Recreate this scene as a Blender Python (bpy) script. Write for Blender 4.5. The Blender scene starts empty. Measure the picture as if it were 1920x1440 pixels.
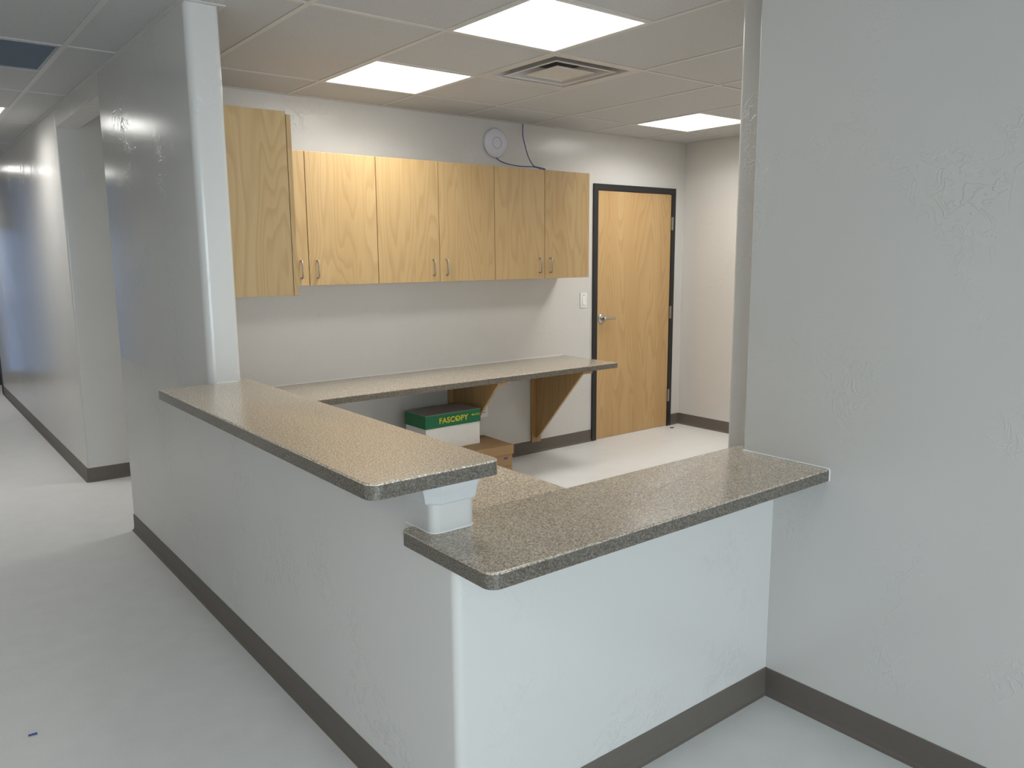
import bpy, math, random
from mathutils import Matrix, Vector
random.seed(7)
C = bpy.context.scene.collection
S = bpy.context.scene

# ------------------------------------------------------------------ camera
cam_d = bpy.data.cameras.new('camera'); cam = bpy.data.objects.new('camera', cam_d); C.objects.link(cam)
r = Vector((0.7842403, -0.6204165, -0.0071073)); u = Vector((0.1043971, 0.1206547, 0.9871898)); f = Vector((0.6116113, 0.7749360, -0.1593920))
m = Matrix((r, u, -f)).transposed().to_4x4(); m.translation = Vector((-0.9858, -1.4694, 1.5062))
cam.matrix_world = m
cam_d.sensor_fit = 'HORIZONTAL'; cam_d.sensor_width = 36.0; cam_d.lens = 36.0*1491.6/1920.0
cam_d.clip_start = 0.02; cam_d.clip_end = 200
S.camera = cam

# ------------------------------------------------------------------ world / view
w = bpy.data.worlds.new('overcast_sky'); S.world = w; w.use_nodes = True
bg = w.node_tree.nodes['Background']; bg.inputs[0].default_value = (0.855, 0.925, 1.0, 1); bg.inputs[1].default_value = 10.2
S.view_settings.view_transform = 'Standard'; S.view_settings.look = 'None'
S.view_settings.exposure = 0.0; S.view_settings.gamma = 1.0; S.view_settings.use_curve_mapping = False
S.cycles.use_denoising = True
S.cycles.max_bounces = 10; S.cycles.diffuse_bounces = 6
PANEL = 5.2; WATTS = 9.8; LAMP = (1.0, .99, .95)                                  # radiance of the ceiling panels

def portal(loc, rot, sx, sy):
    d = bpy.data.lights.new('window_portal', 'AREA'); d.shape = 'RECTANGLE'; d.size = sx; d.size_y = sy
    d.cycles.is_portal = True
    o = bpy.data.objects.new('window_portal', d); C.objects.link(o); o.location = loc; o.rotation_euler = rot

# ------------------------------------------------------------------ measured dimensions (metres)
T = 0.6096; GX, GY = 0.9915, 1.4716; H = 2.4385
XR, T1, TH = 1.2814, 0.1253, 0.128
YC, YA1, YA2, YA3, ZH = 1.7048, 3.195, 4.4436, 9.03, 2.332
YW, XF = 3.1324, 4.555
ZB, ZL, ZD, TK = 1.0132, 0.8417, 0.7366, 0.038
HB = 0.097

# ------------------------------------------------------------------ materials
def mat(name):
    m = bpy.data.materials.new(name); m.use_nodes = True
    nt = m.node_tree; return m, nt, nt.nodes['Principled BSDF']
def N(nt, t, **k):
    n = nt.nodes.new(t)
    for a, v in k.items():
        if a in n.inputs: n.inputs[a].default_value = v
        else: setattr(n, a, v)
    return n
def L(nt, a, b): nt.links.new(a, b)
def srgb(r, g, b):
    return tuple((c/255/12.92 if c/255 <= .04045 else ((c/255+.055)/1.055)**2.4) for c in (r, g, b)) + (1,)
def ramp(nt, fac, stops, interp='LINEAR'):
    n = N(nt, 'ShaderNodeValToRGB'); n.color_ramp.interpolation = interp
    e = n.color_ramp.elements
    while len(e) < len(stops): e.new(0.5)
    for k, (p, c) in enumerate(stops): e[k].position = p; e[k].color = c if len(c) == 4 else (*c, 1)
    L(nt, fac, n.inputs[0]); return n.outputs[0]
def math_(nt, op, a, b=None, c=None):
    n = N(nt, 'ShaderNodeMath', operation=op)
    for i, v in enumerate((a, b, c)):
        if v is None: continue
        if isinstance(v, (int, float)): n.inputs[i].default_value = v
        else: L(nt, v, n.inputs[i])
    return n.outputs[0]
def coords(nt, scale=(1, 1, 1), rnd=0.0, kind='Object'):
    tc = N(nt, 'ShaderNodeTexCoord'); mp = N(nt, 'ShaderNodeMapping'); mp.inputs['Scale'].default_value = scale
    L(nt, tc.outputs[kind], mp.inputs[0])
    if rnd:
        oi = N(nt, 'ShaderNodeObjectInfo'); vm = N(nt, 'ShaderNodeVectorMath', operation='SCALE')
        cb = N(nt, 'ShaderNodeCombineXYZ'); L(nt, oi.outputs['Random'], cb.inputs[0]); L(nt, oi.outputs['Random'], cb.inputs[1]); L(nt, oi.outputs['Random'], cb.inputs[2])
        L(nt, cb.outputs[0], vm.inputs[0]); vm.inputs['Scale'].default_value = rnd
        L(nt, vm.outputs[0], mp.inputs['Location'])
    return mp.outputs[0]
def noise(nt, vec, scale, detail=3, rough=.5, dist=0.0):
    n = N(nt, 'ShaderNodeTexNoise', Scale=scale, Detail=detail, Roughness=rough, Distortion=dist); L(nt, vec, n.inputs['Vector']); return n.outputs['Fac']
def bump(nt, b, h, strength, dist):
    n = N(nt, 'ShaderNodeBump', Strength=strength, Distance=dist); L(nt, h, n.inputs['Height']); L(nt, n.outputs[0], b.inputs['Normal'])
def plain(name, col, rough=.5, metal=0.0, spec=.5):
    m, nt, b = mat(name)
    c = coords(nt); v = noise(nt, c, 40, 2)
    lo = tuple(x*.985 for x in col[:3]); hi = tuple(min(1, x*1.015) for x in col[:3])
    L(nt, ramp(nt, v, [(.3, lo), (.7, hi)]), b.inputs['Base Color'])
    b.inputs['Roughness'].default_value = rough; b.inputs['Metallic'].default_value = metal; b.inputs['Specular IOR Level'].default_value = spec
    return m
def wall_paint(name, col, rough):
    m, nt, b = mat(name)
    c = coords(nt)
    big = noise(nt, c, 1.3, 2)
    L(nt, ramp(nt, big, [(.3, tuple(x*.97 for x in col[:3])), (.7, col[:3])]), b.inputs['Base Color'])
    # skip-trowel texture: sparse thin ridges in patches, plus orange peel
    n1 = noise(nt, c, 17, 4, .55, 1.1)
    rid = ramp(nt, n1, [(.50, (0, 0, 0)), (.535, (1, 1, 1)), (.60, (.35, .35, .35)), (.7, (0, 0, 0))])
    mask = ramp(nt, noise(nt, c, 3.1, 2), [(.50, (0, 0, 0)), (.66, (1, 1, 1))])
    h1 = math_(nt, 'MULTIPLY', rid, mask)
    peel = noise(nt, c, 160, 2)
    h = math_(nt, 'ADD', h1, math_(nt, 'MULTIPLY', peel, .05))
    bump(nt, b, h, .45, .0026)
    b.inputs['Roughness'].default_value = rough; b.inputs['Specular IOR Level'].default_value = .5
    return m
M = {}
M['wall'] = wall_paint('eggshell_wall_paint', srgb(207, 205, 201), .2)
M['trim'] = plain('white_trim_paint', srgb(204, 205, 204), .3)
def floor_mat():
    m, nt, b = mat('sheet_vinyl'); c = coords(nt)
    v = noise(nt, c, 9, 4); v2 = noise(nt, c, 180, 2)
    vv = math_(nt, 'ADD', math_(nt, 'MULTIPLY', v, .55), math_(nt, 'MULTIPLY', v2, .45))
    L(nt, ramp(nt, vv, [(.35, srgb(217, 216, 214)), (.65, srgb(225, 224, 222))]), b.inputs['Base Color'])
    L(nt, ramp(nt, v, [(.3, (.36,)*3), (.7, (.44,)*3)]), b.inputs['Roughness'])
    bump(nt, b, noise(nt, c, 60, 2), .03, .001); return m
M['floor'] = floor_mat()
M['base'] = plain('brown_rubber_base', srgb(99, 92, 84), .5)
M['caulk'] = plain('white_caulk', srgb(236, 236, 232), .45)
def laminate(name, k):
    """speckled laminate sheet; k scales the whole sheet's tone"""
    m, nt, b = mat(name); c = coords(nt)
    q = lambda r_, g_, b_: srgb(min(255, r_*k), min(255, g_*k), min(255, b_*k))
    v1 = noise(nt, c, 230, 3, .6); v2 = noise(nt, c, 420, 1)
    base = ramp(nt, v1, [(.34, q(88, 80, 72)), (.44, q(120, 111, 100)), (.53, q(140, 131, 118)), (.64, q(166, 157, 142))])
    mx = N(nt, 'ShaderNodeMix', data_type='RGBA'); L(nt, ramp(nt, v2, [(.60, (0, 0, 0)), (.68, (1, 1, 1))]), mx.inputs[0])
    L(nt, base, mx.inputs[6]); mx.inputs[7].default_value = q(82, 75, 68)
    L(nt, mx.outputs[2], b.inputs['Base Color'])
    b.inputs['Roughness'].default_value = .2; b.inputs['Specular IOR Level'].default_value = .9; bump(nt, b, v1, .015, .0002); return m
M['lam'] = laminate('speckled_laminate', 1.33); M['lam_sheen'] = laminate('speckled_laminate_sheen_tone', 1.52); M['lam_edge'] = laminate('speckled_laminate_shaded_edge', .76)  # one laminate: tops lightened for sheen, bar and side most; edges darkened for shade
def wood(name, light, dark, line, scale=1.0, rings=26, axis='z', rough=.38, contrast=1.0):
    m, nt, b = mat(name)
    sc = {'z': (3.4, 3.4, .40), 'x': (.40, 3.4, 3.4), 'y': (3.4, .40, 3.4)}[axis]
    c = coords(nt, tuple(s*scale for s in sc), rnd=37.0)
    v = noise(nt, c, 1.0, 2, .45, .25)
    rg = math_(nt, 'FRACT', math_(nt, 'MULTIPLY', v, rings))
    ln = ramp(nt, rg, [(0, (0, 0, 0)), (.45, (.08*contrast,)*3), (.80, (.5*contrast,)*3), (.90, (.45*contrast,)*3), (1, (0, 0, 0))])
    sc2 = {'z': (1, 1, .02), 'x': (.02, 1, 1), 'y': (1, .02, 1)}[axis]
    fib = noise(nt, coords(nt, sc2, rnd=11.0), 240, 3)
    band = noise(nt, coords(nt, {'z': (1, 1, .05), 'x': (.05, 1, 1), 'y': (1, .05, 1)}[axis], rnd=23.0), 7, 1)
    a = ramp(nt, math_(nt, 'ADD', math_(nt, 'MULTIPLY', fib, .45), math_(nt, 'MULTIPLY', band, .55)), [(.3, dark), (.68, light)])
    mx = N(nt, 'ShaderNodeMix', data_type='RGBA'); L(nt, math_(nt, 'MULTIPLY', ln, .6), mx.inputs[0]); L(nt, a, mx.inputs[6]); mx.inputs[7].default_value = line
    L(nt, mx.outputs[2], b.inputs['Base Color'])
    b.inputs['Roughness'].default_value = rough; bump(nt, b, fib, .05, .0005); return m
M['maple'] = wood('maple_laminate', srgb(186, 158, 114), srgb(175, 145, 100), srgb(148, 114, 70), 1.5, 17)
M['maple_x'] = wood('maple_panel', srgb(180, 148, 100), srgb(166, 133, 86), srgb(140, 106, 62), 1.0, 16, 'z')
M['birch'] = wood('birch_veneer', srgb(198, 166, 118), srgb(186, 151, 102), srgb(160, 120, 74), .8, 34, 'z', .33, 1.0)
M['black'] = plain('black_frame_paint', srgb(34, 34, 36), .4)
M['chrome'] = plain('satin_chrome', srgb(190, 190, 186), .25, 1.0)
M['nickel'] = plain('brushed_nickel', srgb(168, 164, 156), .35, 1.0)
M['white_plastic'] = plain('white_plastic', srgb(226, 226, 224), .35)
M['grey_plastic'] = plain('pale_grey_plastic', srgb(214, 214, 224), .4)
M['dark'] = plain('dark_slot', srgb(25, 25, 26), .6)
def tile_mat():
    m, nt, b = mat('mineral_fibre_tile'); c = coords(nt)
    v = noise(nt, c, 260, 2, .6)
    L(nt, ramp(nt, v, [(.30, srgb(126, 122, 119)), (.40, srgb(187, 187, 187)), (.7, srgb(194, 194, 194))]), b.inputs['Base Color'])
    b.inputs['Roughness'].default_value = .9; bump(nt, b, v, .35, .001); return m
M['tile'] = tile_mat()
M['tee'] = plain('white_grid_steel', srgb(196, 194, 192), .45)
M['vent'] = plain('vent_enamel', srgb(196, 192, 188), .4)
M['plenum'] = plain('dark_plenum', srgb(60, 62, 68), .8)
M['grille'] = plain('return_grille_grey', srgb(146, 152, 162), .45)
M['ring'] = plain('grey_ring', srgb(132, 132, 138), .5)
M['filter'] = plain('grey_blue_filter', srgb(112, 119, 130), .8)
M['blue'] = plain('blue_cable_jacket', srgb(20, 62, 138), .45)
M['green'] = plain('green_print', srgb(8, 112, 72), .5)
M['cardwhite'] = plain('white_cardboard', srgb(234, 233, 229), .6)
M['cardgrey'] = plain('grey_card_top', srgb(176, 170, 166), .6)
M['cardbrown'] = plain('brown_cardboard', srgb(150, 120, 84), .7)
M['yellow'] = plain('yellow_ink', srgb(214, 208, 34), .5)
M['olive'] = plain('faint_yellow_ink', srgb(96, 120, 44), .5)
M['blueink'] = plain('blue_ink', srgb(60, 66, 130), .5)
M['panelframe'] = plain('panel_frame_enamel', srgb(215, 215, 214), .4)
def lamp():
    m, nt, b = mat('led_diffuser'); b.inputs['Base Color'].default_value = (.9, .9, .9, 1)
    b.inputs['Emission Color'].default_value = (*LAMP, 1); b.inputs['Emission Strength'].default_value = PANEL; return m
M['lamp'] = lamp()
def glass(name='clear_glass', tint=(.9, .94, .95, 1)):
    m = bpy.data.materials.new(name); m.use_nodes = True; nt = m.node_tree; nt.nodes.clear()
    o = N(nt, 'ShaderNodeOutputMaterial'); t = N(nt, 'ShaderNodeBsdfTransparent'); g = N(nt, 'ShaderNodeBsdfGlossy', Roughness=.02); fr = N(nt, 'ShaderNodeFresnel', IOR=1.45); mx = N(nt, 'ShaderNodeMixShader')
    t.inputs[0].default_value = tint
    L(nt, fr.outputs[0], mx.inputs[0]); L(nt, t.outputs[0], mx.inputs[1]); L(nt, g.outputs[0], mx.inputs[2]); L(nt, mx.outputs[0], o.inputs[0]); return m
M['glass'] = glass(); M['tint'] = glass('tinted_glass', (.13, .18, .25, 1))

# ------------------------------------------------------------------ mesh helpers
class MB:
    def __init__(s): s.v = []; s.f = []; s.sm = []
    def add(s, vs, fs, smooth=False):
        o = len(s.v); s.v += [tuple(p) for p in vs]; s.f += [tuple(i+o for i in q) for q in fs]; s.sm += [smooth]*len(fs); return s
    def box(s, x0, x1, y0, y1, z0, z1):
        return s.add([(x, y, z) for z in (z0, z1) for y in (y0, y1) for x in (x0, x1)],
                     [(0, 2, 3, 1), (4, 5, 7, 6), (0, 1, 5, 4), (2, 6, 7, 3), (0, 4, 6, 2), (1, 3, 7, 5)])
    def bbox(s, x0, x1, y0, y1, z0, z1, b=.002):           # bevelled box
        return s.prism([(x0, y0), (x1, y0), (x1, y1), (x0, y1)], z0, z1, b)
    def prism(s, P, z0, z1, b=0.0, bot=True):
        """P counter-clockwise outline; optional small bevel on the top and bottom edge"""
        n = len(P)
        lay = [(z0, 0), (z1, 0)] if b <= 0 else [(z0, b), (z0+b, 0)]+[(z1-b+b*math.sin(a), b-b*math.cos(a)) for a in [math.radians(q) for q in ((0, 18, 36, 54, 72, 90) if b > .002 else (0, 45, 90))]]
        if b > 0 and not bot: lay = [(z0, 0)]+lay[2:]
        vs = []
        for z, o in lay: vs += [(x, y, z) for x, y in offset(P, -o)]
        fs = [tuple(reversed(range(n)))]
        for k in range(len(lay)-1):
            for i in range(n):
                j = (i+1) % n; fs.append((k*n+i, k*n+j, (k+1)*n+j, (k+1)*n+i))
        fs.append(tuple(range((len(lay)-1)*n, len(lay)*n)))
        return s.add(vs, fs)
    def extrude(s, P, a, b, frame):
        """P outline in 2-D, extruded from a to b along the third axis; frame(p, q, t) -> xyz"""
        n = len(P); vs = [frame(p, q, a) for p, q in P]+[frame(p, q, b) for p, q in P]
        fs = [tuple(reversed(range(n))), tuple(range(n, 2*n))]+[(i, (i+1) % n, n+(i+1) % n, n+i) for i in range(n)]
        return s.add(vs, fs)
    def tube(s, pts, rad, n=10, cap=True):
        pts = [Vector(p) for p in pts]; rings = []
        up = Vector((0, 0, 1))
        prev = None
        for i, p in enumerate(pts):
            d = (pts[min(i+1, len(pts)-1)]-pts[max(i-1, 0)]).normalized()
            if prev is None:
                a = d.cross(up); a = a.normalized() if a.length > .01 else Vector((1, 0, 0))
            else: a = (prev-d*prev.dot(d)).normalized()
            prev = a; b = d.cross(a)
            rr = rad[i] if isinstance(rad, (list, tuple)) else rad
            rings.append([p+(a*math.cos(2*math.pi*k/n)+b*math.sin(2*math.pi*k/n))*rr for k in range(n)])
        vs = [q for ring in rings for q in ring]; fs = []
        for i in range(len(rings)-1):
            for k in range(n): fs.append((i*n+k, i*n+(k+1) % n, (i+1)*n+(k+1) % n, (i+1)*n+k))
        s.add(vs, fs, True)
        if cap: s.add(rings[0], [tuple(reversed(range(n)))]); s.add(rings[-1], [tuple(range(n))])
        return s
    def lathe(s, prof, mtx, n=40):
        """prof: (radius, height) pairs, about local z, placed by mtx"""
        vs = []; fs = []
        for rr, hh in prof: vs += [mtx @ Vector((rr*math.cos(2*math.pi*k/n), rr*math.sin(2*math.pi*k/n), hh)) for k in range(n)]
        for i in range(len(prof)-1):
            for k in range(n): fs.append((i*n+k, i*n+(k+1) % n, (i+1)*n+(k+1) % n, (i+1)*n+k))
        s.add(vs, fs, True)
        return s
    def build(s, name, m, parent=None, org=None):
        me = bpy.data.meshes.new(name)
        vs = s.v if org is None else [(x-org[0], y-org[1], z-org[2]) for x, y, z in s.v]
        me.from_pydata(vs, [], s.f); me.update()
        for p, sm in zip(me.polygons, s.sm): p.use_smooth = sm
        me.materials.append(m)
        import bmesh
        bm = bmesh.new(); bm.from_mesh(me); bmesh.ops.recalc_face_normals(bm, faces=bm.faces); bm.to_mesh(me); bm.free()
        o = bpy.data.objects.new(name, me); C.objects.link(o)
        if parent: o.parent = parent
        if org is not None:
            o.location = Vector(org)-(parent_world(parent) if parent else Vector((0, 0, 0)))
        elif parent: o.location = -parent_world(parent)
        return o
def parent_world(p):
    v = Vector((0, 0, 0))
    while p: v += p.location; p = p.parent
    return v
def offset(P, o):
    if not o: return list(P)
    n = len(P); out = []
    for i in range(n):
        a, b, c = Vector(P[i-1]), Vector(P[i]), Vector(P[(i+1) % n])
        d1 = (b-a).normalized(); d2 = (c-b).normalized()
        n1 = Vector((d1.y, -d1.x)); n2 = Vector((d2.y, -d2.x)); mm = (n1+n2)
        k = mm.length
        mm = mm/k if k > 1e-6 else n1
        q = b+mm*(o/max(.3, mm.dot(n1))); out.append((q.x, q.y))
    return out
def rounded(P, R, n=8):
    """round corner i of outline P with radius R[i]"""
    out = []; m_ = len(P)
    for i in range(m_):
        a, b, c = Vector(P[i-1]), Vector(P[i]), Vector(P[(i+1) % m_]); rr = R[i] if not isinstance(R, (int, float)) else R
        if rr <= 0: out.append(tuple(b)); continue
        d1 = (a-b).normalized(); d2 = (c-b).normalized()
        ang = d1.angle(d2); t = rr/math.tan(ang/2); p1 = b+d1*t; p2 = b+d2*t
        ce = b+(d1+d2).normalized()*(rr/math.sin(ang/2))
        a1 = math.atan2(p1.y-ce.y, p1.x-ce.x); a2 = math.atan2(p2.y-ce.y, p2.x-ce.x)
        da = (a2-a1+math.pi) % (2*math.pi)-math.pi
        for k in range(n+1):
            t_ = a1+da*k/n; out.append((ce.x+rr*math.cos(t_), ce.y+rr*math.sin(t_)))
    return out
def smooth_by_angle(o, deg=35):
    me = o.data
    for p in me.polygons: p.use_smooth = True
    import bmesh
    bm = bmesh.new(); bm.from_mesh(me)
    for e in bm.edges:
        if len(e.link_faces) == 2 and e.calc_face_angle() > math.radians(deg): e.smooth = False
    bm.to_mesh(me); bm.free(); return o
def tag(o, label=None, cat=None, group=None, kind=None):
    if label: o['label'] = label
    if cat: o['category'] = cat
    if group: o['group'] = group
    if kind: o['kind'] = kind
    return o
def empty(name, loc=(0, 0, 0)):
    o = bpy.data.objects.new(name, None); C.objects.link(o); o.location = loc; o.empty_display_size = .1; return o
def struct(o, label): return tag(o, label, 'structure', None, 'structure')

# ------------------------------------------------------------------ floor and walls
def st(o, label, cat): return tag(o, label, cat, None, 'structure')
st(MB().box(-4.2, XF+.1, -5.2, 10.2, -.12, 0).build('floor', M['floor']), 'pale grey sheet vinyl floor running through hall and office', 'floor')
WT = H+.012
# low wall of the desk, L-shaped, with the raised part carrying the bar top
b = MB()
b.prism(rounded([(0, 0), (XR, 0), (XR, T1), (TH, T1), (TH, YC), (0, YC)], [.022, 0, 0, 0, 0, 0]), 0, ZL-TK)
b.prism(rounded([(0, .0913), (TH, .0913), (TH, YC), (0, YC)], [.024, .024, 0, 0]), ZL-TK, ZB-TK)
st(smooth_by_angle(b.build('wall_desk', M['wall'])), 'low white textured desk wall under the bar top and front counter', 'wall')
b = MB()
b.box(0, TH, YC, YA1, 0, ZB-TK)
b.prism(rounded([(0, YC), (TH, YC), (TH, YA1), (0, YA1)], [.03, .022, 0, .008]), ZB-TK, WT)
st(smooth_by_angle(b.build('wall_left', M['wall'])), 'white full-height wall between hall and office, ending in a rounded column', 'wall')
b = MB(); b.prism(rounded([(0, YA2), (3.2, YA2), (3.2, YA2+.12), (TH, YA2+.12), (TH, YA3), (0, YA3)], [.015, 0, 0, 0, 0, 0]), 0, WT)
st(smooth_by_angle(b.build('wall_hall', M['wall'])), 'white hallway wall beyond the side passage opening', 'wall')
st(MB().prism(rounded([(0, YA1), (TH, YA1), (TH, YA2), (0, YA2)], 0), ZH, WT).build('wall_header', M['wall']), 'white header over the passage opening', 'wall')
st(MB().box(3.2, 3.3, YA1, YA2+.12, 0, WT).build('wall_passage_end', M['wall']), 'white wall closing the side passage', 'wall')
DX0, DX1, DZ = 3.50, 4.398, 2.01          # door opening
b = MB().box(TH, DX0, YW, YA1, 0, WT).box(DX1, XF+.1, YW, YA1, 0, WT).box(DX0, DX1, YW, YA1, DZ, WT)
st(b.build('wall_back', M['wall']), 'off-white back office wall behind cabinets and door', 'wall')
st(MB().box(XF, XF+.1, -.0, YW, 0, WT).build('wall_far_right', M['wall']), 'off-white side wall right of the wooden door', 'wall')
b = MB(); b.prism(rounded([(XR, -5.0), (XR+.13, -5.0), (XR+.13, T1), (XR, T1)], [0, 0, 0, .006]), 0, WT)
st(smooth_by_angle(b.build('wall_right', M['wall'])), 'large grey-white wall in the right foreground', 'wall')
b = MB(); b.prism(rounded([(1.352, T1-.12), (1.60, T1-.12), (1.60, .246), (1.352, .246)], [0, 0, 0, .014]), 0, WT)
st(smooth_by_angle(b.build('wall_pier', M['wall'])), 'narrow textured pier just behind the right wall end', 'wall')
st(MB().box(1.6, XF, .0, T1, 0, WT).build('wall_front_right', M['wall']), 'inner front wall of the office, right of the pier', 'wall')
# lobby shell behind and left of the camera
st(MB().box(-1.67, -1.55, 1.2, 9.9, 0, WT).build('wall_hall_left', M['wall']), 'white opposite hallway wall', 'wall')
st(MB().box(-4.0, -1.67, 1.2, 1.32, 0, WT).build('wall_lobby_side', M['wall']), 'white lobby wall beside the hallway', 'wall')
WX0, WX1, WZ0, WZ1 = -3.4, .9, .35, 2.2
b = MB().box(-4.0, WX0, -5.12, -5, 0, WT).box(WX1, XR+.13, -5.12, -5, 0, WT).box(WX0, WX1, -5.12, -5, 0, WZ0).box(WX0, WX1, -5.12, -5, WZ1, WT)
st(b.build('wall_lobby_back', M['wall']), 'white lobby wall with a wide window behind the camera', 'wall')
st(MB().box(-4.12, -4, -5.12, 1.32, 0, WT).build('wall_lobby_left', M['wall']), 'white lobby wall left of the camera', 'wall')
def window(name, axis, c, a0, a1, label):
    e = empty(name, ((a0+a1)/2, c, WZ0) if axis == 'x' else (c, (a0+a1)/2, WZ0)); st(e, label, 'window')
    fb = MB()
    def bx(p0, p1, z0, z1, d0, d1):
        return fb.box(p0, p1, c+d0, c+d1, z0, z1) if axis == 'x' else fb.box(c+d0, c+d1, p0, p1, z0, z1)
    bx(a0, a1, WZ0, WZ0+.05, -.03, .03); bx(a0, a1, WZ1-.05, WZ1, -.03, .03)
    n = 3
    for k in range(n+1):
        p = a0+(a1-a0-.05)*k/n; bx(p, p+.05, WZ0+.05, WZ1-.05, -.03, .03)
    fb.build('window_frame', M['black'], e)
    for k in range(n):
        p0 = a0+(a1-a0-.05)*k/n+.05; p1 = a0+(a1-a0-.05)*(k+1)/n; fb = MB(); bx(p0, p1, WZ0+.05, WZ1-.05, -.004, .004); fb.build('pane', M['glass'], e)
window('window_1', 'x', -5.06, WX0, WX1, 'wide black-framed window in the lobby back wall')
portal(((WX0+WX1)/2, -5.13, (WZ0+WZ1)/2), (math.radians(90), 0, 0), WX1-WX0, WZ1-WZ0)
# hall end: black-framed tinted glass entrance
e = st(empty('door_2', (-.6, 9.9, 0)), 'black-framed tinted glass entrance at the far end of the hallway', 'door')
for x0, x1 in ((-1.0, -.88), (-.62, -.5), (-.2, .6)):
    MB().box(x0, x1, 9.86, 9.94, 0, WT).build('door_post', M['black'], e)
MB().box(-.5, -.2, 9.87, 9.93, 0, .15).build('bottom_rail', M['black'], e); MB().box(-.88, -.62, 9.87, 9.93, 0, .1).build('bottom_rail', M['black'], e)
MB().box(-.5, -.2, 9.86, 9.94, 1.85, WT).build('transom', M['black'], e)
MB().box(-.5, -.2, 9.895, 9.905, .15, 1.85).build('pane', M['tint'], e); MB().box(-.88, -.62, 9.895, 9.905, .1, WT).build('pane', M['tint'], e)
st(MB().box(-1.67, -1.0, 9.86, 9.94, 0, WT).build('wall_hall_far', M['wall']), 'white wall beside the far hallway entrance', 'wall')
portal((-.54, 9.96, 1.22), (math.radians(-90), 0, 0), .72, 2.4)
st(MB().box(TH, .6, YA3-.1, YA3, 0, WT).box(.6, .7, YA3, 9.94, 0, WT).build('wall_hall_end', M['wall']), 'white return wall at the far hallway end', 'wall')
st(MB().prism(rounded([(-.012, YA3), (TH, YA3), (TH, YA3+.035), (-.012, YA3+.035)], 0), 0, WT).build('trim_1', M['black']), 'thin black metal edge trim at the far end of the hallway wall', 'trim')

# cove base
def cove(name, pts, label):
    prof = [(.0005, 0), (.0135, 0), (.0135, .003), (.0085, .0075), (.005, .016), (.0038, .03), (.0036, HB-.004), (.0022, HB), (.0005, HB)]
    P = [Vector(p) for p in pts]; n = len(P); k = len(prof); vs = []
    for i, p in enumerate(P):
        d1 = (p-P[i-1]).normalized() if i else (P[1]-P[0]).normalized()
        d2 = (P[i+1]-p).normalized() if i < n-1 else d1
        n1 = Vector((d1.y, -d1.x)); n2 = Vector((d2.y, -d2.x)); mm = (n1+n2).normalized(); s_ = 1/mm.dot(n1)
        for a, z in prof: q = p+mm*(a*s_); vs.append((q.x, q.y, z))
    fs = []
    for i in range(n-1):
        for j in range(k): fs.append((i*k+j, i*k+(j+1) % k, (i+1)*k+(j+1) % k, (i+1)*k+j))
    fs += [tuple(range(k)), tuple(reversed(range((n-1)*k, n*k)))]
    o = MB().add(vs, fs).build(name, M['base']); return st(o, label, 'baseboard')
r_ = .022
arc = [(r_-r_*math.cos(t), r_-r_*math.sin(t)) for t in [math.pi/2*k/5 for k in range(6)]]
# paths run so that the room lies on the right-hand side of travel
path = [(TH, YA1), (0, YA1)] + arc + [(XR, 0)]
cove('baseboard_desk', path, 'brown rubber cove base along the desk wall and column wall')
cove('baseboard_right', [(XR, .0), (XR, -4.99)], 'brown rubber cove base along the right foreground wall')
cove('baseboard_hall', [(0, YA3), (0, YA2+.012), (.004, YA2+.003), (.012, YA2), (3.19, YA2)], 'brown rubber cove base along the hallway and passage wall')
cove('baseboard_back', [(TH, YW), (3.464, YW)], 'brown rubber cove base along the back office wall below the desk')
cove('baseboard_far_right', [(4.437, YW), (XF, YW), (XF, T1)], 'brown rubber cove base in the corner right of the wooden door')

# ------------------------------------------------------------------ ceiling grid, tiles, lights, vents
ceil = st(MB().box(-4.12, XF+.1, -5.12, 10.0, H+.10, H+.2).build('ceiling', M['tile']), 'suspended ceiling of pale speckled tiles in a white metal grid', 'ceiling')
ceil.location = (0, 0, 0)
special = {(0, -1): 'light', (0, 1): 'light', (4, 1): 'light', (4, -1): 'light', (1, 0): 'vent', (-3, 2): 'grille', (-3, 5): 'light', (-3, 11): 'light', (1, 3): 'light',
           (-6, -4): 'light', (-5, -8): 'light'}  # these two lobby panels are added out of view as fill light
KX0, KX1, J0, J1 = -9, 5, -12, 14
def cellx(k): return GX+k*T
def celly(j): return GY+j*T
tile_mesh = {}
def tile(x0, x1, y0, y1):
    w_, d_ = round(x1-x0, 3), round(y1-y0, 3); g = .0025
    key = (w_, d_)
    if key not in tile_mesh:
        o = MB().box(-w_/2+g, w_/2-g, -d_/2+g, d_/2-g, 0, .016).build('ceiling_tile', M['tile'], ceil)
        tile_mesh[key] = o.data
    else:
        o = bpy.data.objects.new('ceiling_tile', tile_mesh[key]); C.objects.link(o); o.parent = ceil
    o.location = ((x0+x1)/2, (y0+y1)/2, H+.003)
cross = set()
ntile = 0
for k in range(KX0, KX1+1):
    x0, x1 = max(cellx(k), -4.1), min(cellx(k+1), XF+.05)
    if x1-x0 < .05: continue
    for jj in range(J0, J1, 2):
        cells = [special.get((k, jj)), special.get((k, jj+1))]
        y0, y1 = max(celly(jj), -5.0), min(celly(jj+2), 9.9)
        if y1-y0 < .05: continue
        # skip what stands wholly outside every space
        cx_, cy_ = (x0+x1)/2, (y0+y1)/2
        if cy_ > 1.9 and cx_ < -1.9: continue
        if cy_ > YA2+.3 and x0 > .2: continue
        if cy_ < -.6 and x0 > XR+.1: continue
        cross.add((k, jj)); cross.add((k, jj+2))
        if cells[0] or cells[1]:
            cross.add((k, jj+1))
            for q, c_ in enumerate(cells):
                if c_ is None: tile(x0, x1, celly(jj+q), celly(jj+q+1))
        else: tile(x0, x1, y0, y1)
TW = .0238
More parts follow.
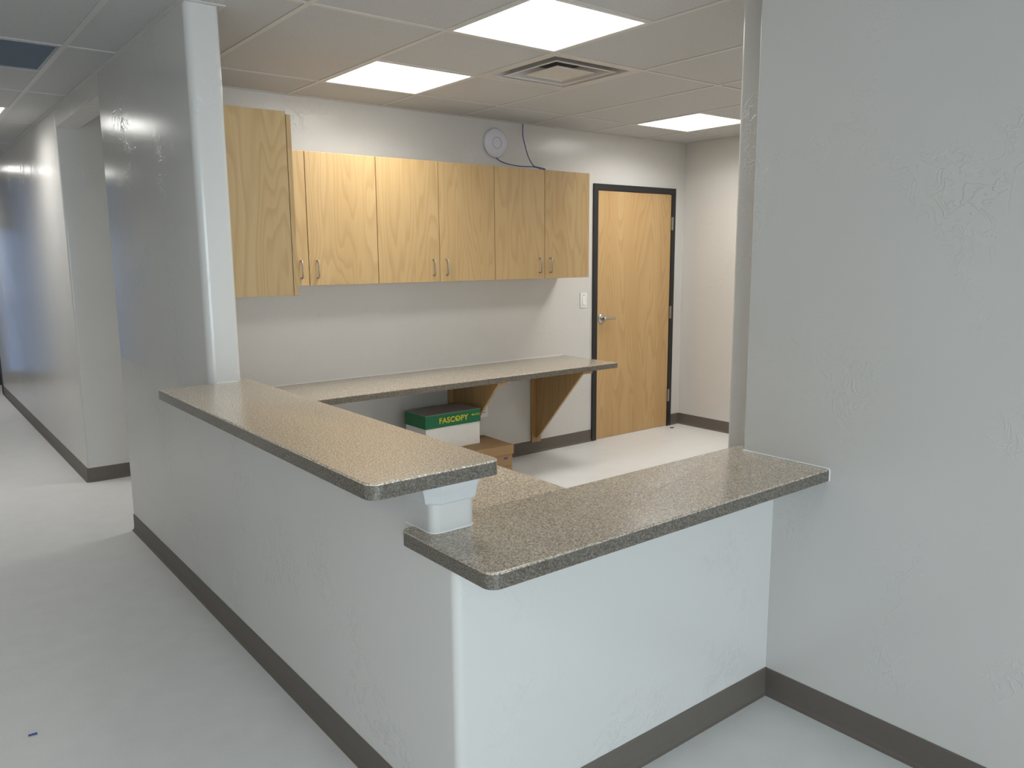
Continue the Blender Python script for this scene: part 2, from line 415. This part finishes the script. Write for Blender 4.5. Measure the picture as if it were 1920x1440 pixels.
def tee_part(x0, x1, y0, y1):
    MB().box(x0, x1, y0, y1, H, H+.0028).box((x0+x1)/2-.0015 if x1-x0 < y1-y0 else x0, (x0+x1)/2+.0015 if x1-x0 < y1-y0 else x1,
        (y0+y1)/2-.0015 if y1-y0 < x1-x0 else y0, (y0+y1)/2+.0015 if y1-y0 < x1-x0 else y1, H+.0028, H+.03).build('grid_tee', M['tee'], ceil)
for k in range(KX0+1, KX1+1):
    x = cellx(k)
    ya, yb = -5.0, 9.9
    if x < -1.9: yb = 1.2
    if x > XR+.2: ya = .13
    if x > .2: yb = YA2+.1
    if x < -4.0: continue
    tee_part(x-TW/2, x+TW/2, ya, yb)
for k, j in sorted(cross):
    x0, x1 = max(cellx(k), -4.0), min(cellx(k+1), XF); y = celly(j)
    if y < -4.99 or y > 9.88: continue
    tee_part(x0+TW/2, x1-TW/2, y-TW/2, y+TW/2)
# wall angle
def angle(x0, x1, y0, y1): MB().box(x0, x1, y0, y1, H-.0015, H+.02).build('wall_angle', M['tee'], ceil)
angle(TH, XF, YW-.02, YW+.001); angle(XF-.02, XF+.001, T1, YW-.02); angle(TH-.001, TH+.02, YC, YW-.02); angle(-.02, .001, YC, YA2); angle(-.02, .001, YA2, YA3)
angle(-.02, TH+.02, YC-.02, YC+.001); angle(XR-.02, XR+.001, -5, T1); angle(1.352-.02, 1.353, T1, .26)

def light_panel(k, j, label):
    x0, y0 = cellx(k), celly(j); e = empty('ceiling_light', (x0+T/2, y0+T/2, H)); tag(e, label, 'light', 'flat square ceiling panels')
    fr = .012; i = TW/2+.001
    a, b_, c_, d_ = x0+i, x0+T-i, y0+i, y0+T-i
    MB().box(a, b_, c_, c_+fr, H-.001, H+.012).box(a, b_, d_-fr, d_, H-.001, H+.012).box(a, a+fr, c_+fr, d_-fr, H-.001, H+.012).box(b_-fr, b_, c_+fr, d_-fr, H-.001, H+.012).build('frame', M['panelframe'], e)
    MB().box(a+fr, b_-fr, c_+fr, d_-fr, H+.002, H+.010).build('diffuser', M['lamp'], e)
    ld = bpy.data.lights.new('panel_light', 'AREA'); ld.shape = 'SQUARE'; ld.size = T-.06; ld.energy = WATTS; ld.color = LAMP; ld.spread = math.radians(155)
    lo = bpy.data.objects.new('panel_light', ld); C.objects.link(lo); lo.parent = e; lo.location = (0, 0, -.0005)
lab = {(0, -1): 'largest lit square ceiling panel, at the top edge above the counter', (0, 1): 'lit square ceiling panel above the maple cabinets',
       (4, 1): 'lit square ceiling panel in the far corner above the wooden door', (4, -1): 'lit square ceiling panel hidden behind the right wall',
       (-3, 5): 'lit square ceiling panel in the hallway, at the left edge', (-3, 11): 'lit square ceiling panel at the far end of the hallway',
       (1, 3): 'lit square ceiling panel inside the side passage', (-6, -4): 'added fill ceiling panel in the unseen lobby, left of the camera', (-5, -8): 'added fill ceiling panel in the unseen lobby, behind the camera by the window'}
for kj, c_ in special.items():
    if c_ == 'light': light_panel(*kj, lab[kj])

# supply diffuser: stepped square cones
x0, y0 = cellx(1), celly(0); cx_, cy_ = x0+T/2, y0+T/2
e = tag(empty('air_diffuser', (cx_, cy_, H)), 'square stepped air supply vent between the ceiling lights', 'vent')
def sq_rings(prof, th=.0015):
    """square rings through (half width, z), as a thin closed sheet"""
    b_ = MB(); lay = prof+[(hw, z+.003) for hw, z in reversed(prof)]; vs = []
    for hw, z in lay: vs += [(cx_+sx*hw, cy_+sy*hw, z) for sx, sy in ((-1, -1), (1, -1), (1, 1), (-1, 1))]
    n = len(lay); fs = []
    for i in range(n):
        for q in range(4): fs.append((i*4+q, i*4+(q+1) % 4, ((i+1) % n)*4+(q+1) % 4, ((i+1) % n)*4+q))
    return b_.add(vs, fs)
sq_rings([(.292, H+.0005), (.262, H-.001), (.257, H+.002), (.243, H+.066)]).build('outer_frame', M['vent'], e)
sq_rings([(.208, H-.003), (.198, H-.0045), (.192, H+.0), (.170, H+.060)]).build('middle_cone', M['vent'], e)
b_ = sq_rings([(.128, H-.003), (.118, H-.006), (.112, H-.003), (.0, H-.003)]); b_.build('centre_plate', M['vent'], e)
MB().box(cx_-.25, cx_+.25, cy_-.25, cy_+.25, H+.072, H+.076).build('duct_throat', M['plenum'], e)
# return grille in the hallway
x0, y0 = cellx(-3), celly(2); e = tag(empty('return_grille', (x0+T/2, y0+T/2, H)), 'blue-grey louvred return air grille in the hallway ceiling', 'vent')
i = TW/2+.001; a, b1, c1, d1 = x0+i, x0+T-i, y0+i, y0+T-i; fr = .014
MB().box(a, b1, c1, c1+fr, H-.001, H+.014).box(a, b1, d1-fr, d1, H-.001, H+.014).box(a, a+fr, c1+fr, d1-fr, H-.001, H+.014).box(b1-fr, b1, c1+fr, d1-fr, H-.001, H+.014).build('frame', M['grille'], e)
core = MB(); n = 40
for q in range(n):
    y = c1+fr+(d1-c1-2*fr)*(q+.5)/n; core.add([(a+fr, y-.004, H+.001), (b1-fr, y-.004, H+.001), (b1-fr, y+.005, H+.012), (a+fr, y+.005, H+.012), (a+fr, y-.0028, H+.001), (b1-fr, y-.0028, H+.001), (b1-fr, y+.0062, H+.012), (a+fr, y+.0062, H+.012)],
        [(0, 1, 2, 3), (7, 6, 5, 4), (0, 4, 5, 1), (2, 6, 7, 3), (1, 5, 6, 2), (3, 7, 4, 0)])
tag(core.build('louvres', M['grille'], e), kind='stuff')
MB().box(a, b1, c1, d1, H+.0165, H+.019).build('backing', M['filter'], e)

# ------------------------------------------------------------------ counters
def slab(name, P, zt, e, m, b=.0035):
    """laminate sheet on top, edge below in a tone darkened for shade"""
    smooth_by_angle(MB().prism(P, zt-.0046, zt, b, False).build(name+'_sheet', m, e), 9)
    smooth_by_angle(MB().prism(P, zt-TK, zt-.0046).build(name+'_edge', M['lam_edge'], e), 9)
# raised bar top
XB0, XB1, YB0 = -.192, .1685, .0405
P = rounded([(XB0, YB0), (XB1, YB0), (XB1, YC+.06), (TH+.001, YC+.06), (TH+.001, YC-.002), (-.0015, YC-.002), (-.0015, YC+.006), (XB0, YC+.006)],
            [.03, .022, .03, 0, 0, 0, 0, .004], 12)
e = tag(empty('bar_top', (0, .8, ZB-TK)), 'raised speckled brown laminate bar top on the left desk wall', 'counter')
slab('bar', P, ZB, e, M['lam_sheen'])
MB().tube([(.026, YC-.0025, ZB+.001), (TH-.02, YC-.0025, ZB+.001)], .0022, 6).build('caulk_bead', M['caulk'], e)
# low L-shaped counter
XL0, YL0, YI = -.039, -.1934, .1795
e = tag(empty('reception_counter', (.6, 0, ZL-TK)), 'lower L-shaped speckled laminate counter below the bar top', 'counter')
P = rounded([(XL0, YL0), (XR-.0015, YL0), (XR-.0015, T1+.002), (1.342, T1+.002), (1.342, YI), (TH-.001, YI), (TH-.001, .0923), (.001, .0923), (.001, YI), (XL0, YI)],
            [.03, 0, 0, 0, .028, 0, .024, .024, 0, .02], 12)
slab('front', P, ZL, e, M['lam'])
P = [(TH+.001, YI+.0006), (.512, YI+.0006), (.512, 1.69), (TH+.001, 1.69)]
slab('side', P, ZL, e, M['lam_sheen'], 0)
MB().tube([(XR-.002, T1, ZL+.001), (XR-.002, YL0+.003, ZL+.001), (XR-.002, YL0-.001, ZL-.003), (XR-.002, YL0-.001, ZL-TK)], .0022, 6).build('caulk_bead', M['caulk'], e)
ca = rounded([(0, .22), (0, .0913), (TH, .0913), (TH, .17)], [0, .024, .024, 0])
MB().tube([(x, y, ZL+.0008) for x, y in ca], .0022, 6).build('caulk_bead', M['caulk'], e)
# flared trim cap on the end of the raised wall, under the bar top
b = MB(); prof = [(.0008, .912), (.0055, .9135), (.0085, .918), (.0092, .925), (.0115, .937), (.0155, .949), (.018, .961), (.0185, ZB-TK-.0005)]
base = [(0, .19), (0, .0913+.022), (.022, .0913), (TH-.012, .0913), (TH, .0913+.012), (TH, .19)]
base = list(reversed([base[0], base[1], base[2], base[3], base[4], base[5]]))
base = list(reversed(base))
n = len(base); vs = []
for o_, z in prof: vs += [(x, y, z) for x, y in offset(base, o_)]
fs = [tuple(reversed(range(n)))]
for k in range(len(prof)-1):
    for i in range(n): fs.append((k*n+i, k*n+(i+1) % n, (k+1)*n+(i+1) % n, (k+1)*n+i))
fs.append(tuple(range((len(prof)-1)*n, len(prof)*n)))
st(b.add(vs, fs).build('trim_2', M['trim']), 'white flared trim cap on the wall end under the bar top', 'trim')

# back desk
e = tag(empty('back_desk', (1.6, YW, ZD-TK)), 'long speckled laminate desk top along the back wall', 'desk')
XD1, YD0 = 3.151, 2.537
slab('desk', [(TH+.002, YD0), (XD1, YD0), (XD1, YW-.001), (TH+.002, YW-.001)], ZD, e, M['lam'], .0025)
MB().tube([(TH+.01, YW-.0015, ZD+.001), (XD1, YW-.0015, ZD+.001)], .002, 6).build('caulk_bead', M['caulk'], e)
def bracket(xc, label):
    e = tag(empty('desk_bracket', (xc, YW, .09)), label, 'bracket', 'maple brackets under the desk')
    zt = ZD-TK-.0005
    MB().bbox(xc-.045, xc+.045, YW-.0225, YW-.0045, .088, zt, .001).build('wall_cleat', M['maple_x'], e)
    MB().bbox(xc-.045, xc+.045, YD0+.012, YW-.0235, zt-.019, zt, .001).build('top_cleat', M['maple_x'], e)
    pr = [(YW-.0235, zt-.02), (YW-.0235, .125), (YW-.042, .125), (YD0+.07, zt-.035), (YD0+.07, zt-.02)]
    MB().extrude(pr, xc-.0095, xc+.0095, lambda p, q, t: (t, p, q)).build('gusset', M['maple_x'], e)
bracket(2.866, 'triangular maple bracket under the right end of the desk')
bracket(2.112, 'triangular maple bracket behind the green-lidded box')

# ------------------------------------------------------------------ cabinets
CT, CB = 2.0897, 1.348
def pull(parent, x, y, z0, z1, axis):
    """D-shaped wire pull; axis 'y' projects towards -y, 'x' towards +x"""
    p = .026; q = [(0, z0), (p*.75, z0), (p, z0+.008), (p, z1-.008), (p*.75, z1), (0, z1)]
    pts = [(x, y-a, z) if axis == 'y' else (x+a, y, z) for a, z in q]
    pts = [pts[0]] + [pts[1], pts[2]] + [tuple(Vector(pts[2]).lerp(Vector(pts[3]), .5))] + [pts[3], pts[4], pts[5]]
    MB().tube(pts, .0045, 8).build('handle', M['nickel'], parent)
def cab_back(x0, x1, xm, label):
    e = tag(empty('hanging_cabinet', ((x0+x1)/2, YW, CB)), label, 'cabinet', 'maple wall cabinets over the desk')
    MB().bbox(x0+.0005, x1-.0005, YW-.298, YW-.001, CB, CT, .001).build('body', M['maple'], e, ((x0+x1)/2, YW-.15, (CB+CT)/2))
    for a, b_, hx in ((x0, xm, xm-.05), (xm, x1, xm+.048)):
        d = MB().bbox(a+.0023, b_-.0023, YW-.332, YW-.3125, CB-.002, CT-.004, .0012).build('door', M['maple'], e, ((a+b_)/2, YW-.322, (CB+CT)/2))
        pull(d, hx, YW-.332, CB+.04, CB+.137, 'y')
c_ = [.494, .9315, 1.373, 1.8105, 2.2483, 2.6846, 3.1107]
cab_back(c_[0], c_[2], c_[1], 'maple double-door wall cabinet in the corner beside the column-side cabinet')
cab_back(c_[2], c_[4], c_[3], 'middle maple double-door wall cabinet on the back wall')
cab_back(c_[4], c_[6], c_[5], 'maple double-door wall cabinet nearest the wooden door')
e = tag(empty('side_cabinet', (TH, 2.25, CB)), 'maple wall cabinet beside the white column, showing its side panel', 'cabinet')
sx, sy0, sy1 = .379, 1.7335, 2.78
MB().bbox(TH+.001, sx, sy0, sy1,  CB, CT, .001).build('body', M['maple'], e, (.25, 1.9, 1.5))
for a, b_, hy in ((sy0+.002, (sy0+sy1)/2, (sy0+sy1)/2-.05), ((sy0+sy1)/2, sy1-.002, (sy0+sy1)/2+.05)):
    d = MB().bbox(sx+.0045, sx+.0235, a+.0015, b_-.0015, CB-.002, CT-.010, .0012).build('door', M['maple'], e, (sx+.011, (a+b_)/2, (CB+CT)/2))
    pull(d, sx+.0235, hy, CB+.04, CB+.137, 'x')

# ------------------------------------------------------------------ door
e = st(empty('door_1', (3.95, YW, 0)), 'birch veneer door in a black metal frame on the back wall', 'door')
FX0, FX1, FZ = 3.4657, 4.4351, 2.0575; fy = YW-.014; fw = .047
P = [(FX0, 0), (FX0+fw, 0), (FX0+fw, FZ-fw), (FX1-fw, FZ-fw), (FX1-fw, 0), (FX1, 0), (FX1, FZ), (FX0, FZ)]
MB().extrude(P, fy, YA1+.01, lambda p, q, t: (p, t, q)).build('frame', M['black'], e)
lx0, lx1, lz0, lz1 = FX0+fw+.003, FX1-fw-.003, .005, FZ-fw-.004
MB().extrude([(FX0+fw, 0), (FX0+fw+.016, 0), (FX0+fw+.016, FZ-fw-.016), (FX1-fw-.016, FZ-fw-.016), (FX1-fw-.016, 0), (FX1-fw, 0), (FX1-fw, FZ-fw), (FX0+fw, FZ-fw)], YW+.0385, YA1+.01, lambda p, q, t: (p, t, q)).build('door_stop', M['black'], e)
leaf = MB().extrude([(lx0, lz0), (lx1, lz0), (lx1, lz1), (lx0, lz1)], YW-.006, YW+.038, lambda p, q, t: (p, t, q)).build('leaf', M['birch'], e, ((lx0+lx1)/2, YW, 1.0))
for z in (1.765, 1.01, .278):
    hg = MB(); hg.tube([(lx1+.004, fy-.005, z-.055), (lx1+.004, fy-.005, z+.055)], .0065, 10); hg.box(lx1-.006, lx1+.022, fy-.003, fy+.001, z-.052, z+.052)
    hg.build('hinge', M['nickel'], e)
hx, hz = 3.566, .998
mt = Matrix.Translation((hx, YW-.006, hz)) @ Matrix.Rotation(math.radians(90), 4, 'X')
lv = MB().lathe([(0, .012), (.024, .012), (.034, .009), (.0395, .003), (.0395, 0)], mt, 32).build('lever_handle', M['chrome'], e)
MB().lathe([(.0, .052), (.013, .052), (.015, .045), (.015, .01)], mt, 20).build('spindle', M['chrome'], lv)
MB().tube([(hx-.008, YW-.052, hz+.002), (hx+.02, YW-.054, hz+.003), (hx+.06, YW-.053, hz+.001), (hx+.105, YW-.049, hz-.001), (hx+.118, YW-.046, hz-.002)], [.009, .0105, .010, .009, .007], 10).build('lever', M['chrome'], lv)

# switch and outlet
e = tag(empty('light_switch', (3.369, YW, 1.153)), 'white paddle light switch between cabinets and door', 'switch')
MB().extrude(rounded([(3.333, 1.096), (3.405, 1.096), (3.405, 1.212), (3.333, 1.212)], .004), YW-.0005, YW-.006, lambda p, q, t: (p, t, q)).build('plate', M['white_plastic'], e)
MB().add([(3.352, YW-.006, 1.120), (3.386, YW-.006, 1.120), (3.386, YW-.006, 1.188), (3.352, YW-.006, 1.188), (3.352, YW-.013, 1.120), (3.386, YW-.013, 1.120), (3.386, YW-.007, 1.188), (3.352, YW-.007, 1.188)],
         [(0, 1, 2, 3), (4, 7, 6, 5), (0, 4, 5, 1), (3, 2, 6, 7), (0, 3, 7, 4), (1, 5, 6, 2)]).build('paddle', M['white_plastic'], e)
MB().box(3.360, 3.378, YW-.0068, YW-.0058, 1.192, 1.195).build('indicator', M['dark'], e)
e = tag(empty('power_outlet', (2.36, YW, .40)), 'white power outlet plate on the wall beside the green-lidded box', 'outlet')
ox0, ox1, oz0, oz1 = 2.30, 2.414, .344, .458
MB().extrude(rounded([(ox0, oz0), (ox1, oz0), (ox1, oz1), (ox0, oz1)], .004), YW-.0005, YW-.006, lambda p, q, t: (p, t, q)).build('plate', M['white_plastic'], e)
for cxx in (2.334, 2.380):
    rc = MB().extrude(rounded([(cxx-.017, .367), (cxx+.017, .367), (cxx+.017, .435), (cxx-.017, .435)], .003), YW-.0055, YW-.0075, lambda p, q, t: (p, t, q)).build('receptacle', M['white_plastic'], e)
    sl = MB()
    for z in (.380, .401, .422):
        for dx in (-.007, .007): sl.box(cxx+dx-.0028, cxx+dx+.0028, YW-.0080, YW-.0072, z-.0045, z+.0045)
    sl.build('slots', M['dark'], rc)

# access point and cable
e = tag(empty('access_point', (2.505, YW, 2.285)), 'round white wireless access point on the wall above cabinets', 'access point')
mt = Matrix.Translation((2.505, YW-.001, 2.284)) @ Matrix.Rotation(math.radians(90), 4, 'X')
MB().lathe([(.09, 0), (.099, .004), (.1015, .012), (.099, .018), (.09, .023), (.07, .027), (.042, .0295), (0, .0305)], mt, 56).build('dome', M['grey_plastic'], e)
MB().lathe([(.037, .0292), (.0372, .0308), (.0395, .0308), (.0397, .0285)], mt, 48).build('status_ring', M['ring'], e)
def spline(pts, n=8):
    out = []; P = [Vector(p) for p in pts]
    for i in range(len(P)-1):
        p0, p1, p2, p3 = P[max(i-1, 0)], P[i], P[i+1], P[min(i+2, len(P)-1)]
        for k in range(n):
            t = k/n; out.append(.5*((2*p1)+(p2-p0)*t+(2*p0-5*p1+4*p2-p3)*t*t+(3*p1-p0-3*p2+p3)*t*t*t))
    out.append(P[-1]); return out
cab = MB()
cab.tube(spline([(2.752, 3.118, 2.437), (2.753, 3.12, 2.353), (2.742, 3.08, 2.273), (2.705, 3.0, 2.189), (2.665, 2.9, 2.122), (2.663, 2.84, 2.103), (2.69, 2.815, 2.0955), (2.72, 2.84, 2.0945), (2.71, 2.87, 2.095), (2.68, 2.85, 2.100), (2.645, 2.89, 2.112), (2.57, 2.93, 2.114), (2.532, 3.0, 2.131), (2.516, 3.07, 2.154), (2.502, 3.108, 2.182)]), .0032, 8)
tag(cab.build('network_cable', M['blue']), 'blue network cable drooping from ceiling over the cabinet top', 'cable')

# ------------------------------------------------------------------ boxes
def text_mesh(name, s, size, m, parent, mtx, bold=.0, extr=.0004, width=None):
    cu = bpy.data.curves.new('lettering_curve', 'FONT'); cu.body = s; cu.size = size; cu.offset = bold; cu.extrude = extr; cu.align_x = 'LEFT'; cu.space_character = 1.08
    t = bpy.data.objects.new('lettering_tmp', cu); C.objects.link(t); bpy.context.view_layer.update()
    me = bpy.data.meshes.new_from_object(t.evaluated_get(bpy.context.evaluated_depsgraph_get()))
    bpy.data.objects.remove(t); me.name = name
    x0 = min(v.co.x for v in me.vertices); x1 = max(v.co.x for v in me.vertices)
    k = width/(x1-x0) if width else 1
    for v in me.vertices: v.co.x = (v.co.x-x0)*k
    me.transform(mtx); me.materials.clear(); me.materials.append(m)
    o = bpy.data.objects.new(name, me); C.objects.link(o); o.parent = parent; return o
# brown storage box on the floor; local frame: origin front-right bottom corner, x to the left is negative
bz = .262
e = tag(empty('storage_box', (2.228, 2.588, 0)), 'brown cardboard storage box on the floor under the white box', 'box'); e.rotation_euler.z = math.radians(-3)
Wd, Dp = .62, .365
MB().bbox(-Wd+.008, -.008, .008, Dp-.008, 0, bz-.004, .001).build('carton', M['cardbrown'], e).location = (0, 0, 0)
MB().bbox(-Wd, 0, 0, Dp, bz-.062, bz, .002).build('lid', M['cardbrown'], e).location = (0, 0, 0)
MB().box(-.075, -.045, .0072, .0085, .168, .180).build('printed_mark', M['blueink'], e).location = (0, 0, 0)
MB().box(-.10, -.02, .0072, .0085, .118, .1205).build('printed_line', M['blueink'], e).location = (0, 0, 0)
# white paper box with green lid, standing on it
e = tag(empty('paper_box', (2.084, 2.762, bz)), 'white copy paper box with green lettered lid, on the brown box', 'box'); e.rotation_euler.z = math.radians(0.5)
Wd, Dp, z1, z0 = .436, .25, .238, .152
MB().bbox(-Wd+.006, -.006, .005, Dp-.005, 0.0008, z1-.006, .001).build('carton', M['cardwhite'], e).location = (0, 0, 0)
lid = MB().box(-Wd, 0, 0, .002, z0, z1).box(-Wd, 0, Dp-.002, Dp, z0, z1).box(-Wd, -Wd+.002, .002, Dp-.002, z0, z1).box(-.002, 0, .002, Dp-.002, z0, z1).build('lid', M['green'], e); lid.location = (0, 0, 0)
MB().box(-Wd-.0003, .0003, -.0003, Dp+.0003, z1, z1+.0018).build('lid_top', M['cardgrey'], lid).location = (0, 0, 0)
Rf = Matrix.Rotation(math.radians(90), 4, 'X')
fr_ = lambda x, z: Matrix.Translation((x, -.0005, z)) @ Rf
text_mesh('lettering', 'FASCOPY', .050, M['yellow'], lid, fr_(-.330, z0+.026), .0013, .0003, .228)
MB().extrude([(x, z) for x, z in [(-.1935+.0105*math.cos(t*math.pi/8), z0+.0405+.005*math.sin(t*math.pi/8)) for t in range(16)]], -.0012, -.0008, lambda p, q, t: (p, t, q)).build('letter_stripe', M['yellow'], lid).location = (0, 0, 0)
MB().extrude([(-.064+.011*math.cos(t*math.pi/10), z0+.052+.0055*math.sin(t*math.pi/10)) for t in range(20)], -.0001, -.0008, lambda p, q, t: (p, t, q)).build('logo_mark', M['yellow'], lid).location = (0, 0, 0)
text_mesh('logo_lettering', 'CPG', .020, M['yellow'], lid, fr_(-.051, z0+.045), .0003, .0003, .042)
lf = lambda y, z: Matrix.Translation((-Wd-.0005, y, z)) @ Matrix.Rotation(math.radians(-90), 4, 'Z') @ Rf
text_mesh('side_lettering', 'PAPER FOR THE GREEN WORLD', .020, M['olive'], lid, lf(Dp-.022, z0+.042), .0002, .0003, .205)
MB().box(-Wd-.0008, -Wd, .085, .165, z0+.026, z0+.029).build('printed_line', M['olive'], lid).location = (0, 0, 0)

# ------------------------------------------------------------------ debris
o = MB().bbox(-.0125, .0125, -.004, .004, 0.0005, .004, .001).build('tape_scrap', M['blue']); o.location = (-.748, 1.324, 0); o.rotation_euler.z = math.radians(-5)
tag(o, 'small blue scrap lying on the hallway floor', 'scrap')
o = MB().bbox(-.016, .016, -.006, .006, 0.0005, .006, .001).build('rubble_chip', M['black']); o.location = (4.353, 3.03, 0); o.rotation_euler.z = math.radians(-25)
tag(o, 'tiny dark chip on the floor beside the door frame', 'scrap')
o = MB().bbox(-.002, .002, -.002, .002, 0, .0015, .0004).build('paint_fleck', M['caulk']); o.location = (.373, .150, ZL+.0002)
tag(o, 'tiny white fleck on the lower counter', 'scrap')
